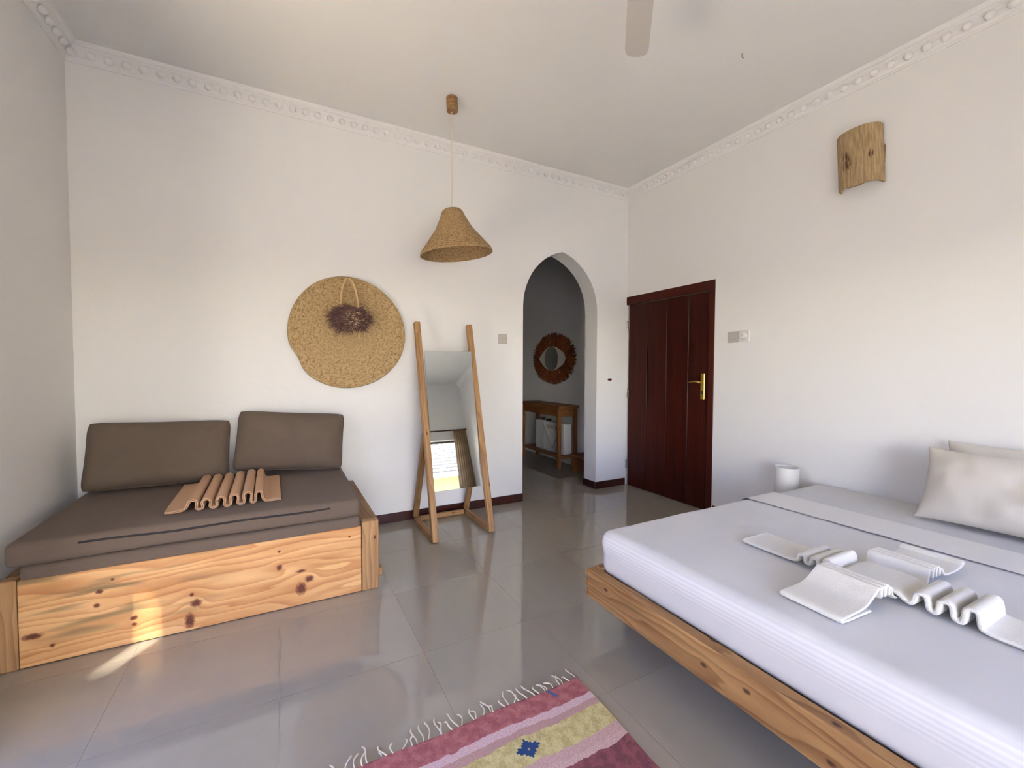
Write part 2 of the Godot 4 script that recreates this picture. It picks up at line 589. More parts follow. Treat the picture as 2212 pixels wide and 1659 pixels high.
func build_shell() -> void:
	# floor: bed of grout, polished tiles laid on it
	var fl := struct("floor", bx(Vector3(RW + 0.6, 0.12, RD + 4.6), 0.0, Vector3(-RW * 0.5, -0.0615, RD * 0.5 - 1.9)), M.grout)
	var P := 0.565
	var xs := []
	var zs := []
	for k in range(-12, 10):
		xs.append(-2.22 + P * k)
		zs.append(1.16 + P * k)
	var cache := {}
	for i in xs.size() - 1:
		for j in zs.size() - 1:
			for room in [[-RW, 0.03, 0.0, RD], [-4.1, 0.05, -3.9, 0.0]]:
				var x0: float = maxf(xs[i] + 0.0006, room[0])
				var x1: float = minf(xs[i + 1] - 0.0006, room[1])
				var z0: float = maxf(zs[j] + 0.0006, room[2])
				var z1: float = minf(zs[j + 1] - 0.0006, room[3])
				if x1 - x0 < 0.01 or z1 - z0 < 0.01:
					continue
				var key := "%.3f %.3f" % [x1 - x0, z1 - z0]
				if not cache.has(key):
					cache[key] = bx(Vector3(x1 - x0, 0.0014, z1 - z0), 0.0).mesh()
				obj("tile", cache[key], M["tile%d" % ((i * 7 + j * 5 + i * j) % 3)], fl, Transform3D(Basis(), Vector3((x0 + x1) * 0.5, -0.0008, (z0 + z1) * 0.5)))
	var cl := struct("ceiling", bx(Vector3(RW + 0.6, 0.15, RD + 4.7), 0.0, Vector3(-RW * 0.5, RH + 0.075, RD * 0.5 - 1.9)), M.ceiling)
	# back wall with the pointed arch
	var poly := PackedVector2Array([Vector2(-RW - 0.2, 0), Vector2(-RW - 0.2, RH), Vector2(0.2, RH), Vector2(0.2, 0)])
	var ax0 := -1.302
	var ax1 := -0.41
	var mid := (ax0 + ax1) * 0.5
	var spring := 1.86
	var apex := 2.425
	var half := (ax1 - ax0) * 0.5
	var arch := PackedVector2Array()
	# two arcs: each circle passes the springing point with a vertical tangent and the apex
	var rise := apex - spring
	var rad := (half * half + rise * rise) / (2.0 * half)
	var a_top := asin(clampf(rise / rad, 0, 1))
	for k in 19:
		var a := a_top * k / 18.0
		arch.append(Vector2(ax1 - rad + rad * cos(a), spring + rad * sin(a)))
	for k in range(17, -1, -1):
		var a := a_top * k / 18.0
		arch.append(Vector2(ax0 + rad - rad * cos(a), spring + rad * sin(a)))
	poly.append(Vector2(ax1, 0))
	poly.append_array(arch)
	poly.append(Vector2(ax0, 0))
	var w := Acc.new()
	w.prism(poly, 0.2, Transform3D(Basis(), Vector3(0, 0, -0.2)))
	struct("wall_back", w, M.wall)
	# left wall with the terrace door opening (z 1.8 to 2.4)
	w = Acc.new()
	w.prism(PackedVector2Array([Vector2(0, 0), Vector2(0, RH), Vector2(RD + 0.2, RH), Vector2(RD + 0.2, 0), Vector2(2.4, 0), Vector2(2.4, 2.15), Vector2(1.8, 2.15), Vector2(1.8, 0)]), 0.2, Transform3D(Basis(Vector3(0, 0, 1), Vector3(0, 1, 0), Vector3(-1, 0, 0)), Vector3(-RW, 0, 0)))
	struct("wall_left", w, M.wall)
	# right wall with the door opening at the corner
	w = Acc.new()
	w.prism(PackedVector2Array([Vector2(0, 2.05), Vector2(0, RH), Vector2(RD + 0.2, RH), Vector2(RD + 0.2, 0), Vector2(1.083, 0), Vector2(1.083, 2.05)]), 0.2, Transform3D(Basis(Vector3(0, 0, 1), Vector3(0, 1, 0), Vector3(-1, 0, 0)), Vector3(0.2, 0, 0)))
	struct("wall_right", w, M.wall)
	# wall behind the camera: a glazed terrace door on the left, a window on the right
	var holes := [[-4.1, -2.0, 0.06, 2.05], [-1.25, -0.18, 0.92, 1.97]]
	w = Acc.new()
	var from := -RW - 0.2
	for q in holes + [[0.2, 0.2, 0.0, 0.0]]:
		w.box(Vector3(q[0] - from, RH, 0.2), 0, Transform3D(Basis(), Vector3((q[0] + from) * 0.5, RH * 0.5, RD + 0.1)))
		from = q[1]
		if q[1] > q[0]:
			w.box(Vector3(q[1] - q[0], q[2], 0.2), 0, Transform3D(Basis(), Vector3((q[0] + q[1]) * 0.5, q[2] * 0.5, RD + 0.1)))
			w.box(Vector3(q[1] - q[0], RH - q[3], 0.2), 0, Transform3D(Basis(), Vector3((q[0] + q[1]) * 0.5, (RH + q[3]) * 0.5, RD + 0.1)))
	struct("wall_front", w, M.wall)
	for q in holes:
		var win := Node3D.new()
		win.name = "window_1" if q == holes[1] else "window_2"
		win.set_meta("kind", "structure")
		add_child(win)
		var mx: float = (q[0] + q[1]) * 0.5
		var my: float = (q[2] + q[3]) * 0.5
		for s in [[Vector3(q[1] - q[0], 0.04, 0.06), Vector3(mx, q[2] + 0.02, RD + 0.12)], [Vector3(q[1] - q[0], 0.03, 0.06), Vector3(mx, q[3] - 0.015, RD + 0.12)], [Vector3(0.04, q[3] - q[2] - 0.07, 0.06), Vector3(q[0] + 0.02, my + 0.005, RD + 0.12)], [Vector3(0.04, q[3] - q[2] - 0.07, 0.06), Vector3(q[1] - 0.02, my + 0.005, RD + 0.12)]]:
			obj("window_frame", bx(s[0], 0.004, s[1]), M.mahogany, win)
		obj("pane", bx(Vector3(q[1] - q[0] - 0.08, q[3] - q[2] - 0.07, 0.005), 0, Vector3(mx, my + 0.005, RD + 0.12)), M.glass, win)
	# terrace door frame in the left wall
	var td := Node3D.new()
	td.name = "door_2"
	td.set_meta("kind", "structure")
	add_child(td)
	for s in [[Vector3(0.1, 2.15, 0.05), Vector3(-RW - 0.12, 1.075, 1.825)], [Vector3(0.1, 2.15, 0.05), Vector3(-RW - 0.12, 1.075, 2.375)], [Vector3(0.1, 0.05, 0.5), Vector3(-RW - 0.12, 2.125, 2.1)]]:
		obj("door_frame", bx(s[0], 0.004, s[1]), M.mahogany, td)
	# skirting
	struct("baseboard_back", bx(Vector3(RW + ax0, 0.075, 0.015), 0.003, Vector3((-RW + ax0) * 0.5, 0.0375, 0.0085)), M.skirting)
	struct("baseboard_corner", bx(Vector3(-ax1 - 0.0, 0.075, 0.015), 0.003, Vector3(ax1 * 0.5 - 0.012, 0.0375, 0.0085)), M.skirting)
	struct("baseboard_arch", bx(Vector3(0.013, 0.075, 0.2), 0.003, Vector3(ax1 - 0.0075, 0.0375, -0.1)), M.skirting)
	struct("baseboard_left", bx(Vector3(0.015, 0.075, 1.75), 0.003, Vector3(-RW + 0.0085, 0.0375, 0.9)), M.skirting)
	struct("baseboard_right", bx(Vector3(0.015, 0.075, 4.1), 0.003, Vector3(-0.0085, 0.0375, 3.15)), M.skirting)
	# plaster cornice: moulded run with a row of small eggs
	var prof := PackedVector2Array([Vector2(0, -0.098), Vector2(0.006, -0.098), Vector2(0.009, -0.092), Vector2(0.009, -0.084), Vector2(0.014, -0.080), Vector2(0.019, -0.072), Vector2(0.021, -0.062), Vector2(0.028, -0.046), Vector2(0.040, -0.034), Vector2(0.050, -0.028), Vector2(0.052, -0.022), Vector2(0.060, -0.020), Vector2(0.070, -0.010), Vector2(0.072, -0.004), Vector2(0.076, 0.0), Vector2(0, 0)])
	var egg := Acc.new()
	egg.lathe(PackedVector2Array([Vector2(0.0005, -0.024), Vector2(0.014, -0.020), Vector2(0.023, -0.008), Vector2(0.022, 0.007), Vector2(0.013, 0.017), Vector2(0.0005, 0.020)]), 10)
	var egg_m := egg.mesh()
	for run in [["trim_1", Vector3(-RW, RH, 0), Vector3(1, 0, 0), Vector3(0, 0, 1), RW], ["trim_2", Vector3(0, RH, 0), Vector3(0, 0, 1), Vector3(-1, 0, 0), RD], ["trim_3", Vector3(-RW, RH, 0), Vector3(0, 0, 1), Vector3(1, 0, 0), RD]]:
		var a := Acc.new()
		# profile plane: x outwards from the wall, y up; swept along the wall
		a.prism(prof, run[4], Transform3D(Basis(run[3], Vector3.UP, run[2]), run[1]))
		var o := struct(run[0], a, M.trim)
		var count := int(run[4] / 0.083)
		if run[0] == "trim_3":
			count = 12
		for k in count:
			var at: Vector3 = run[1] + run[2] * (0.041 + 0.083 * k) + run[3] * 0.035 + Vector3(0, -0.055, 0)
			var lean := Basis(run[2], Vector3.UP, run[2].cross(Vector3.UP)).rotated(run[2], 0.55 * (1.0 if run[2].cross(Vector3.UP).dot(run[3]) > 0 else -1.0))
			obj("egg", egg_m, M.trim, o, Transform3D(lean, at))

func build_outside() -> void:
	# terrace and yard, sunlit
	struct("yard_ground", bx(Vector3(60, 0.1, 60), 0.0, Vector3(-6, -0.2, 6)), M.sand)
	struct("terrace_paving", bx(Vector3(3.4, 0.06, 8.0), 0.0, Vector3(-RW - 0.2 - 1.7, -0.12, 2.6)), M.paving)
	struct("garden_wall", bx(Vector3(0.2, 2.1, 12.0), 0.0, Vector3(-8.15, 0.9, 3.0)), M.garden_wall)
	# roof over the terrace along the left wall, two slabs that leave a thin gap between them
	var x0 := -6.1
	var x1 := -RW - 0.2
	var z0 := -0.6
	var z1 := 5.4
	var dir := Vector2(0.552, -0.834)          # (x, z) along the gap, the sun's azimuth
	var c := Vector2(-3.925 - 0.552 * 2.18 - 0.04, 1.10 + 0.834 * 2.18 + 0.06)
	var nrm := Vector2(-dir.y, dir.x)
	# line through c in direction dir, cut at x0 and x1
	var pa := c + dir * ((x0 - c.x) / dir.x)
	var pb := c + dir * ((x1 - c.x) / dir.x)
	var s0 := c - dir * 0.09
	var s1 := c + dir * 0.30
	var gap := 0.004
	var A := PackedVector2Array([Vector2(x0, z0), pa, pb, Vector2(x1, z0)])
	var B := PackedVector2Array([pa, Vector2(x0, z1), Vector2(x1, z1), pb, s1, s1 + nrm * gap, s0 + nrm * gap, s0])
	var roof := Node3D.new()
	roof.name = "terrace_roof"
	roof.set_meta("kind", "structure")
	add_child(roof)
	for q in [A, B]:
		var a := Acc.new()
		a.prism(q, 0.03, Transform3D(Basis(Vector3(1, 0, 0), Vector3(0, 0, 1), Vector3(0, -1, 0)), Vector3(0, 2.63, 0)))
		obj("roof_slab", a, M.concrete, roof)
	struct("window_eave", bx(Vector3(1.85, 0.08, 1.5), 0.0, Vector3(-0.6, 2.54, RD + 0.95)), M.concrete)
	struct("patio_roof", bx(Vector3(3.2, 0.08, 3.6), 0.0, Vector3(-3.15, 2.5, RD + 2.0)), M.concrete)
	# the neighbour's house that the leaning mirror shows through the window
	var h := thing("neighbour_house", "yellow house with a clay tile roof, seen in the leaning mirror", "house", Vector3(2.5, -0.15, 11.4))
	obj("wall", bx(Vector3(5.2, 2.45, 5), 0.0, Vector3(0, 1.225, 2.5)), M.yellow_wall, h)
	var ang := atan(0.5)
	for row in 13:
		var a := Acc.new()
		var pts := PackedVector3Array()
		var nx := 73
		for k in nx:
			var x := -2.8 + 5.6 * k / (nx - 1)
			var wave := 0.035 * absf(sin(x * PI / 0.24))
			for e in [[0.0, 0.03], [0.46, 0.0]]:
				pts.append(Vector3(x, (row * 0.42 + e[0]) * sin(ang) + (wave + e[1]) * cos(ang), (row * 0.42 + e[0]) * cos(ang) - (wave + e[1]) * sin(ang)))
		a.grid(pts, nx, 2)
		var edge := PackedVector3Array()
		for k in nx:
			edge.append(pts[k * 2])
			edge.append(Vector3(pts[k * 2].x, row * 0.42 * sin(ang) - 0.01, row * 0.42 * cos(ang)))
		a.grid(edge, nx, 2)
		obj("tile_course", a, M.roof_tile, h, Transform3D(Basis(), Vector3(0, 2.53, -0.4)))
	# curtain on its rod beside the window, seen in the leaning mirror
	var rod := thing("curtain_rod", "thin wooden curtain rod above the window, reflected in the mirror", "curtain rod", Vector3(-1.2, 2.14, RD - 0.09))
	var a := Acc.new()
	a.tube(PackedVector3Array([Vector3(-0.25, 0, 0), Vector3(1.15, 0, 0)]), 0.013, 10)
	obj("pole", a, M.mahogany, rod)
	for s in [-0.25, 1.15]:
		a = Acc.new()
		a.lathe(PackedVector2Array([Vector2(0.001, -0.02), Vector2(0.018, -0.012), Vector2(0.021, 0.0), Vector2(0.016, 0.014), Vector2(0.001, 0.02)]), 12, Transform3D(Basis(), Vector3(s, 0, 0)))
		obj("finial", a, M.mahogany, rod)
	for s in [-0.15, 1.0]:
		obj("bracket", bx(Vector3(0.02, 0.03, 0.09), 0.003, Vector3(s, -0.005, 0.045)), M.mahogany, rod)
	a = Acc.new()
	var cp := PackedVector3Array()
	for i in 61:
		var u := i / 60.0
		for j in 25:
			var t := j / 24.0
			var wdt := lerpf(0.26, 0.36, minf(1.0, t * 1.6))
			cp.append(Vector3(-0.185 + (u - 0.5) * wdt, 2.15 - t * 2.05, RD - 0.09 + 0.028 * sin(u * TAU * 7.0 + t * 0.7) * (0.6 + 0.4 * t)))
	a.grid(cp, 61, 25)
	tag(obj("curtain", a, M.curtain), "brown gathered curtain beside the window, reflected in the mirror", "curtain")

func build_hall() -> void:
	struct("wall_hall_right", bx(Vector3(0.2, RH, 3.8), 0, Vector3(0.15, RH * 0.5, -2.1)), M.wall)
	struct("wall_hall_left", bx(Vector3(0.2, RH, 3.8), 0, Vector3(-4.2, RH * 0.5, -2.1)), M.wall)
	struct("wall_hall_back", bx(Vector3(4.55, RH, 0.2), 0, Vector3(-2.025, RH * 0.5, -4.1)), M.wall)
	# console table along the right hall wall
	var t := thing("console_table", "narrow wooden console table with a lower shelf, in the hall beyond the arch", "table", Vector3(-0.105, 0, -1.395))
	obj("table_top", bx(Vector3(0.31, 0.035, 0.99), 0.004, Vector3(0, 0.785, 0)), M.console_wood, t)
	obj("apron", bx(Vector3(0.02, 0.10, 0.88), 0.003, Vector3(-0.13, 0.715, 0)), M.console_wood, t)
	obj("apron", bx(Vector3(0.02, 0.10, 0.88), 0.003, Vector3(0.12, 0.715, 0)), M.console_wood, t)
	for s in [-1, 1]:
		obj("apron", bx(Vector3(0.2, 0.10, 0.02), 0.003, Vector3(-0.005, 0.715, s * 0.455)), M.console_wood, t)
		for k in [-1, 1]:
			obj("leg", bx(Vector3(0.045, 0.766, 0.045), 0.004, Vector3(-0.005 + k * 0.125, 0.383, s * 0.455)), M.console_wood, t)
	obj("shelf", bx(Vector3(0.205, 0.03, 0.98), 0.003, Vector3(-0.005, 0.145, 0)), M.console_wood, t)
	# white box with slots on the shelf
	var b := thing("slotted_box", "white flat box with grey slots on the console table's lower shelf", "box", Vector3(-0.095, 0.161, -1.29))
	obj("body", bx(Vector3(0.12, 0.40, 0.70), 0.012, Vector3(0, 0.2, 0)), M.plastic, b)
	obj("seam", bx(Vector3(0.003, 0.38, 0.006), 0.0, Vector3(-0.061, 0.2, -0.14)), M.plastic_grey, b)
	for z in [0.02, 0.22]:
		obj("slot", bx(Vector3(0.004, 0.045, 0.15), 0.001, Vector3(-0.0615, 0.335, z)), M.plastic_grey, b)
	for z in [-0.25, -0.1]:
		var a := Acc.new()
		a.lathe(PackedVector2Array([Vector2(0.001, 0.03), Vector2(0.03, 0.028), Vector2(0.034, 0.012), Vector2(0.03, 0.0)]), 14, Transform3D(Basis(), Vector3(0, 0.4, z)))
		obj("knob", a, M.dark, b)
	var v := Acc.new()
	v.tube(PackedVector3Array([Vector3(-0.068, 0.36, -0.13), Vector3(-0.07, 0.2, 0.0), Vector3(-0.068, 0.06, 0.09), Vector3(-0.07, 0.2, 0.19), Vector3(-0.068, 0.33, 0.28)]), 0.006, 6)
	obj("strap", v, M.plastic_grey, b)
	# low wooden stool half hidden by the arch
	var st := thing("low_stool", "low dark wooden stool beside the console table, mostly behind the arch", "stool", Vector3(-0.075, 0, -0.60))
	obj("seat", bx(Vector3(0.22, 0.03, 0.34), 0.004, Vector3(0, 0.205, 0)), M.console_wood, st)
	for s in [-1, 1]:
		obj("leg", bx(Vector3(0.2, 0.19, 0.03), 0.004, Vector3(0, 0.095, s * 0.14)), M.console_wood, st)
	# eye mirror with a raffia fringe
	var e := thing("eye_mirror", "eye-shaped wall mirror ringed with orange-brown raffia fringe, above the console table", "mirror", Vector3(0.048, 1.415, -1.48))
	var rr := RandomNumberGenerator.new()
	rr.seed = 5
	for lot in 2:
		var f := Acc.new()
		for k in 420:
			var an := rr.randf() * TAU
			var ln := rr.randf_range(0.86, 1.04)
			var inn := Vector2(cos(an) * 0.31, sin(an) * 0.15)
			var an2 := an + rr.randf_range(-0.12, 0.12)
			var out2 := Vector2(cos(an2) * 0.52, sin(an2) * 0.35) * ln
			var x := -rr.randf_range(0.008, 0.03)
			var mid2 := (inn + out2) * 0.5
			f.tube(PackedVector3Array([Vector3(x, inn.y, inn.x), Vector3(x - 0.012, mid2.y, mid2.x), Vector3(x + 0.004, out2.y, out2.x)]), 0.006, 3)
		var o := obj("raffia_fringe", f, M.raffia if lot == 0 else M.raffia2, e)
		o.set_meta("kind", "stuff")
	var alm := PackedVector2Array()
	for k in 25:
		var u := -1.0 + 2.0 * k / 24.0
		alm.append(Vector2(u * 0.33, 0.17 * (1.0 - u * u)))
	for k in range(23, 0, -1):
		var u := -1.0 + 2.0 * k / 24.0
		alm.append(Vector2(u * 0.33, -0.17 * (1.0 - u * u)))
	var w := Acc.new()
	w.prism(alm, 0.012, Transform3D(Basis(Vector3(0, 0, 1), Vector3(0, 1, 0), Vector3(-1, 0, 0)), Vector3(-0.034, 0, 0)))
	obj("eye_white", w, M.cream, e)
	w = Acc.new()
	w.lathe(PackedVector2Array([Vector2(0.0, 0.010), Vector2(0.164, 0.010), Vector2(0.168, 0.006), Vector2(0.168, 0.0)]), 40, Transform3D(Basis(Vector3(0, 0, 1), Vector3(-1, 0, 0), Vector3(0, -1, 0)), Vector3(-0.046, 0, 0)))
	obj("round_mirror", w, M.mirror, e)

func build_door() -> void:
	var d := Node3D.new()
	d.name = "door_1"
	d.set_meta("kind", "structure")
	d.set_meta("label", "dark red-brown plank door with a brass handle, in the right wall by the corner")
	add_child(d)
	obj("lintel", bx(Vector3(0.14, 0.085, 1.083), 0.003, Vector3(0.064, 2.0075, 0.5415)), M.frame_red, d)
	obj("jamb", bx(Vector3(0.14, 1.965, 0.055), 0.003, Vector3(0.064, 0.9825, 1.0555)), M.frame_red, d)
	obj("jamb", bx(Vector3(0.10, 1.965, 0.022), 0.003, Vector3(0.086, 0.9825, 0.011)), M.frame_red, d)
	var cuts := [0.024, 0.293, 0.542, 0.804, 1.026]
	for k in 4:
		var w: float = cuts[k + 1] - cuts[k] - 0.004
		obj("plank", bx(Vector3(0.04, 1.956, w), 0.004, Vector3(0.03 + [0.0, 0.004, 0.001, 0.003][k], 0.979, (cuts[k] + cuts[k + 1]) * 0.5)), M.mahogany, d)
	obj("backing", bx(Vector3(0.02, 1.962, 0.99), 0.0, Vector3(0.066, 0.982, 0.525)), M.frame_red, d)
	for y in [0.23, 1.0, 1.74]:
		var h := obj("hinge", bx(Vector3(0.004, 0.09, 0.012), 0.001, Vector3(0.008, y, 0.024)), M.steel, d)
		for k in 4:
			var a := Acc.new()
			a.tube(PackedVector3Array([Vector3(-0.002, y - 0.05 + k * 0.026, 0.012), Vector3(-0.002, y - 0.05 + k * 0.026 + 0.019, 0.012)]), 0.006, 10)
			obj("knuckle", a, M.steel, h)
	# lever handle on a long plate
	var p := obj("handle_plate", bx(Vector3(0.010, 0.235, 0.042), 0.004, Vector3(0.004, 1.115, 0.968)), M.brass, d)
	var l := Acc.new()
	l.tube(PackedVector3Array([Vector3(0.005, 1.152, 0.965), Vector3(-0.035, 1.152, 0.965), Vector3(-0.045, 1.154, 0.955), Vector3(-0.047, 1.158, 0.925), Vector3(-0.046, 1.154, 0.89), Vector3(-0.044, 1.149, 0.855)]), PackedFloat32Array([0.011, 0.010, 0.010, 0.009, 0.007, 0.004]), 10)
	obj("lever", l, M.brass, p)
	obj("keyhole", bx(Vector3(0.004, 0.032, 0.016), 0.001, Vector3(-0.0016, 1.058, 0.966)), M.dark, p)

func build_daybed() -> void:
	# pine box frame
	var d := thing("daybed", "low pine daybed box with a knotty front board, below the straw disc", "daybed")
	var zf := 1.045
	obj("front_board", front_board(), M.front_board, d)
	obj("post", bx(Vector3(0.092, 0.395, 0.05), 0.004, Vector3(-2.891, 0.1985, zf - 0.025)), M.pine, d)
	obj("post", bx(Vector3(0.055, 0.38, 0.05), 0.004, Vector3(-4.335, 0.19, zf - 0.025)), M.pine, d)
	obj("arm_board", bx(Vector3(0.092, 0.395, 0.945), 0.004, Vector3(-2.891, 0.1985, 0.5205)), M.pine_grey, d)
	obj("arm_board", bx(Vector3(0.05, 0.38, 0.945), 0.004, Vector3(-4.336, 0.19, 0.5205)), M.pine_grey, d)
	obj("back_board", bx(Vector3(1.37, 0.33, 0.025), 0.003, Vector3(-3.622, 0.165, 0.062)), M.pine, d)
	for k in 6:
		obj("slat", bx(Vector3(1.366, 0.02, 0.10), 0.003, Vector3(-3.623, 0.315, 0.14 + 0.158 * k)), M.pine, d)
	obj("peg", bx(Vector3(0.022, 0.05, 0.03), 0.004, Vector3(-2.8335, 0.085, zf - 0.03)), M.pine, d)
	# two foam mattresses on top of each other
	var lower := Acc.new()
	lower.soft_box(Vector3(1.365, 0.105, 0.985), 0.028, Transform3D(Basis(), Vector3(-3.622, 0.3795, 0.545)), null, func(q): return q + Vector3(0, 0, 0.004 * sin(q.x * 9.0) + 0.003 * sin(q.x * 23.0)) * smoothstep(0.3, 0.5, q.z))
	tag(obj("lower_mattress", lower, M.brown_cloth), "brown daybed mattress, the lower of two, resting in the pine box", "mattress")
	var up := thing("upper_mattress", "brown daybed mattress with a black zip along its front, the upper of two", "mattress", Vector3(-3.642, 0.4855, 0.55))
	var um := Acc.new()
	um.soft_box(Vector3(1.40, 0.102, 1.0), 0.026, Transform3D(), null, func(q): return q + Vector3(0, 0.003 * sin(q.x * 5.0 + q.z * 3.0), 0.004 * sin(q.x * 7.0 + 1.0) * smoothstep(0.3, 0.5, q.z)))
	obj("cover", um, M.brown_cloth, up)
	var zp := Acc.new()
	var path := PackedVector3Array()
	for k in 40:
		var x := -0.47 + 1.01 * k / 39.0
		path.append(Vector3(x, 0.016 + 0.003 * sin(x * 11.0), 0.4985 + 0.004 * sin(x * 7.0 + 1.0)))
	zp.tube(path, 0.006, 6)
	obj("zip", zp, M.zip, up)
	# two back cushions leaning on the wall
	cushion("back_cushion", "wide brown cushion leaning on the wall at the corner end of the daybed", Vector3(-3.985, 0.735, 0.195), Vector2(0.70, 0.40), 0.20, Vector3(-20, 5, -2), M.brown_cloth, M.piping, 3)
	cushion("back_cushion", "squarer brown cushion leaning on the wall at the mirror end of the daybed", Vector3(-3.268, 0.756, 0.185), Vector2(0.665, 0.405), 0.20, Vector3(-19, -2, -4.5), M.brown_cloth, M.piping, 8)
	# tan towel folded into six upright pleats
	var t := thing("pleated_towel", "tan towel folded into six upright pleats on the daybed", "towel", Vector3(-3.6, 0.538, 0.61))
	var line := PackedVector2Array([Vector2(-0.250, 0.010), Vector2(-0.225, 0.0075), Vector2(-0.185, 0.008), Vector2(-0.163, 0.020)])
	var cr := [-0.137, -0.079, -0.018, 0.041, 0.101, 0.152]
	var hh := [0.064, 0.062, 0.064, 0.068, 0.073, 0.070]
	for k in 6:
		var rr := 0.0185 if k < 5 else 0.0150
		for s in 9:
			var an := PI - PI * s / 8.0
			line.append(Vector2(cr[k] + rr * cos(an), hh[k] - 0.0065 - rr + rr * sin(an)))
		if k < 5:
			var nx: float = (cr[k] + cr[k + 1]) * 0.5
			var hw: float = (cr[k + 1] - cr[k]) * 0.5 - rr + 0.004
			for s in 7:
				var an := PI + PI * s / 6.0
				line.append(Vector2(nx + hw * cos(an), 0.0075 + 0.011 + 0.011 * sin(an)))
	line.append_array([Vector2(0.170, 0.024), Vector2(0.182, 0.009), Vector2(0.205, 0.0078), Vector2(0.258, 0.0085)])
	line = smooth_line(line)
	for layer in [-1.0, 1.0]:
		var a := Acc.new()
		a.ribbon(line, 0.0062, 0.58, Transform3D(Basis(Vector3.UP, 0.02), Vector3.ZERO), layer * 0.0034)
		obj("towel_layer", a, M.tan_towel, t)

func smooth_line(line: PackedVector2Array) -> PackedVector2Array:
	var l := line
	for pass_ in 2:
		var o := PackedVector2Array([l[0]])
		for k in l.size() - 1:
			o.append(l[k].lerp(l[k + 1], 0.25))
			o.append(l[k].lerp(l[k + 1], 0.75))
		o.append(l[l.size() - 1])
		l = o
	return l

func front_board() -> Acc:
	var a := Acc.new()
	a.box(Vector3(1.363, 0.370, 0.035), 0.003, Transform3D(Basis(), Vector3(-3.623, 0.189, 1.0275)))
	# lay the board's own picture over its front: u from the left end, v from the top
	for k in a.v.size():
		a.uv[k] = Vector2(a.v[k].x + 4.3045, 0.377 - a.v[k].y)
	return a

# cushion with soft corners; turn in degrees (tilt, yaw, roll)
func cushion(called: String, label: String, at: Vector3, size: Vector2, thick: float, turn: Vector3, m: Material, pm: Material, seed_: int) -> Node3D:
	var c := thing(called, label, "cushion" if pm else "pillow", at)
	c.rotation_degrees = turn
	var nz := noise(seed_, 1.0, 2)
	var N := 34
	var a := Acc.new()
	var rim := PackedVector3Array()
	for side in [1.0, -1.0]:
		var pts := PackedVector3Array()
		for i in N + 1:
			for j in N + 1:
				var u := sin((-1.0 + 2.0 * i / N) * PI * 0.5)
				var v := sin((-1.0 + 2.0 * j / N) * PI * 0.5)
				var edge := pow(maxf(0.0, (1.0 - pow(absf(u), 3.2)) * (1.0 - pow(absf(v), 3.2))), 0.42 if pm else 0.62)
				var x := u * size.x * 0.5 * (1.0 - (0.018 if pm else 0.045) * (1.0 - v * v) * absf(u)) * (1.0 - (0.035 if pm else -0.01) * pow(absf(v), 8.0))
				var y := v * size.y * 0.5 * (1.0 - (0.03 if pm else 0.06) * (1.0 - u * u) * absf(v)) * (1.0 - (0.05 if pm else -0.02) * pow(absf(u), 8.0))
				var wr := nz.get_noise_2d(x * 5.0, y * 5.0 + side * 20.0) * 0.016 + nz.get_noise_2d(x * 14.0, y * 9.0) * 0.004
				pts.append(Vector3(x, y, side * (edge * thick * 0.5 + edge * wr)))
		a.grid(pts, N + 1, N + 1, false, false, PackedVector2Array(), side < 0.0)
		if side > 0:
			for i in N: rim.append(pts[i * (N + 1)])
			for j in N: rim.append(pts[N * (N + 1) + j])
			for i in range(N, 0, -1): rim.append(pts[i * (N + 1) + N])
			for j in range(N, 0, -1): rim.append(pts[j])
	obj("cover", a, m, c)
	if pm:
		var p := Acc.new()
		p.tube(rim, 0.0055, 6, true)
		obj("piping", p, pm, c)
	return c

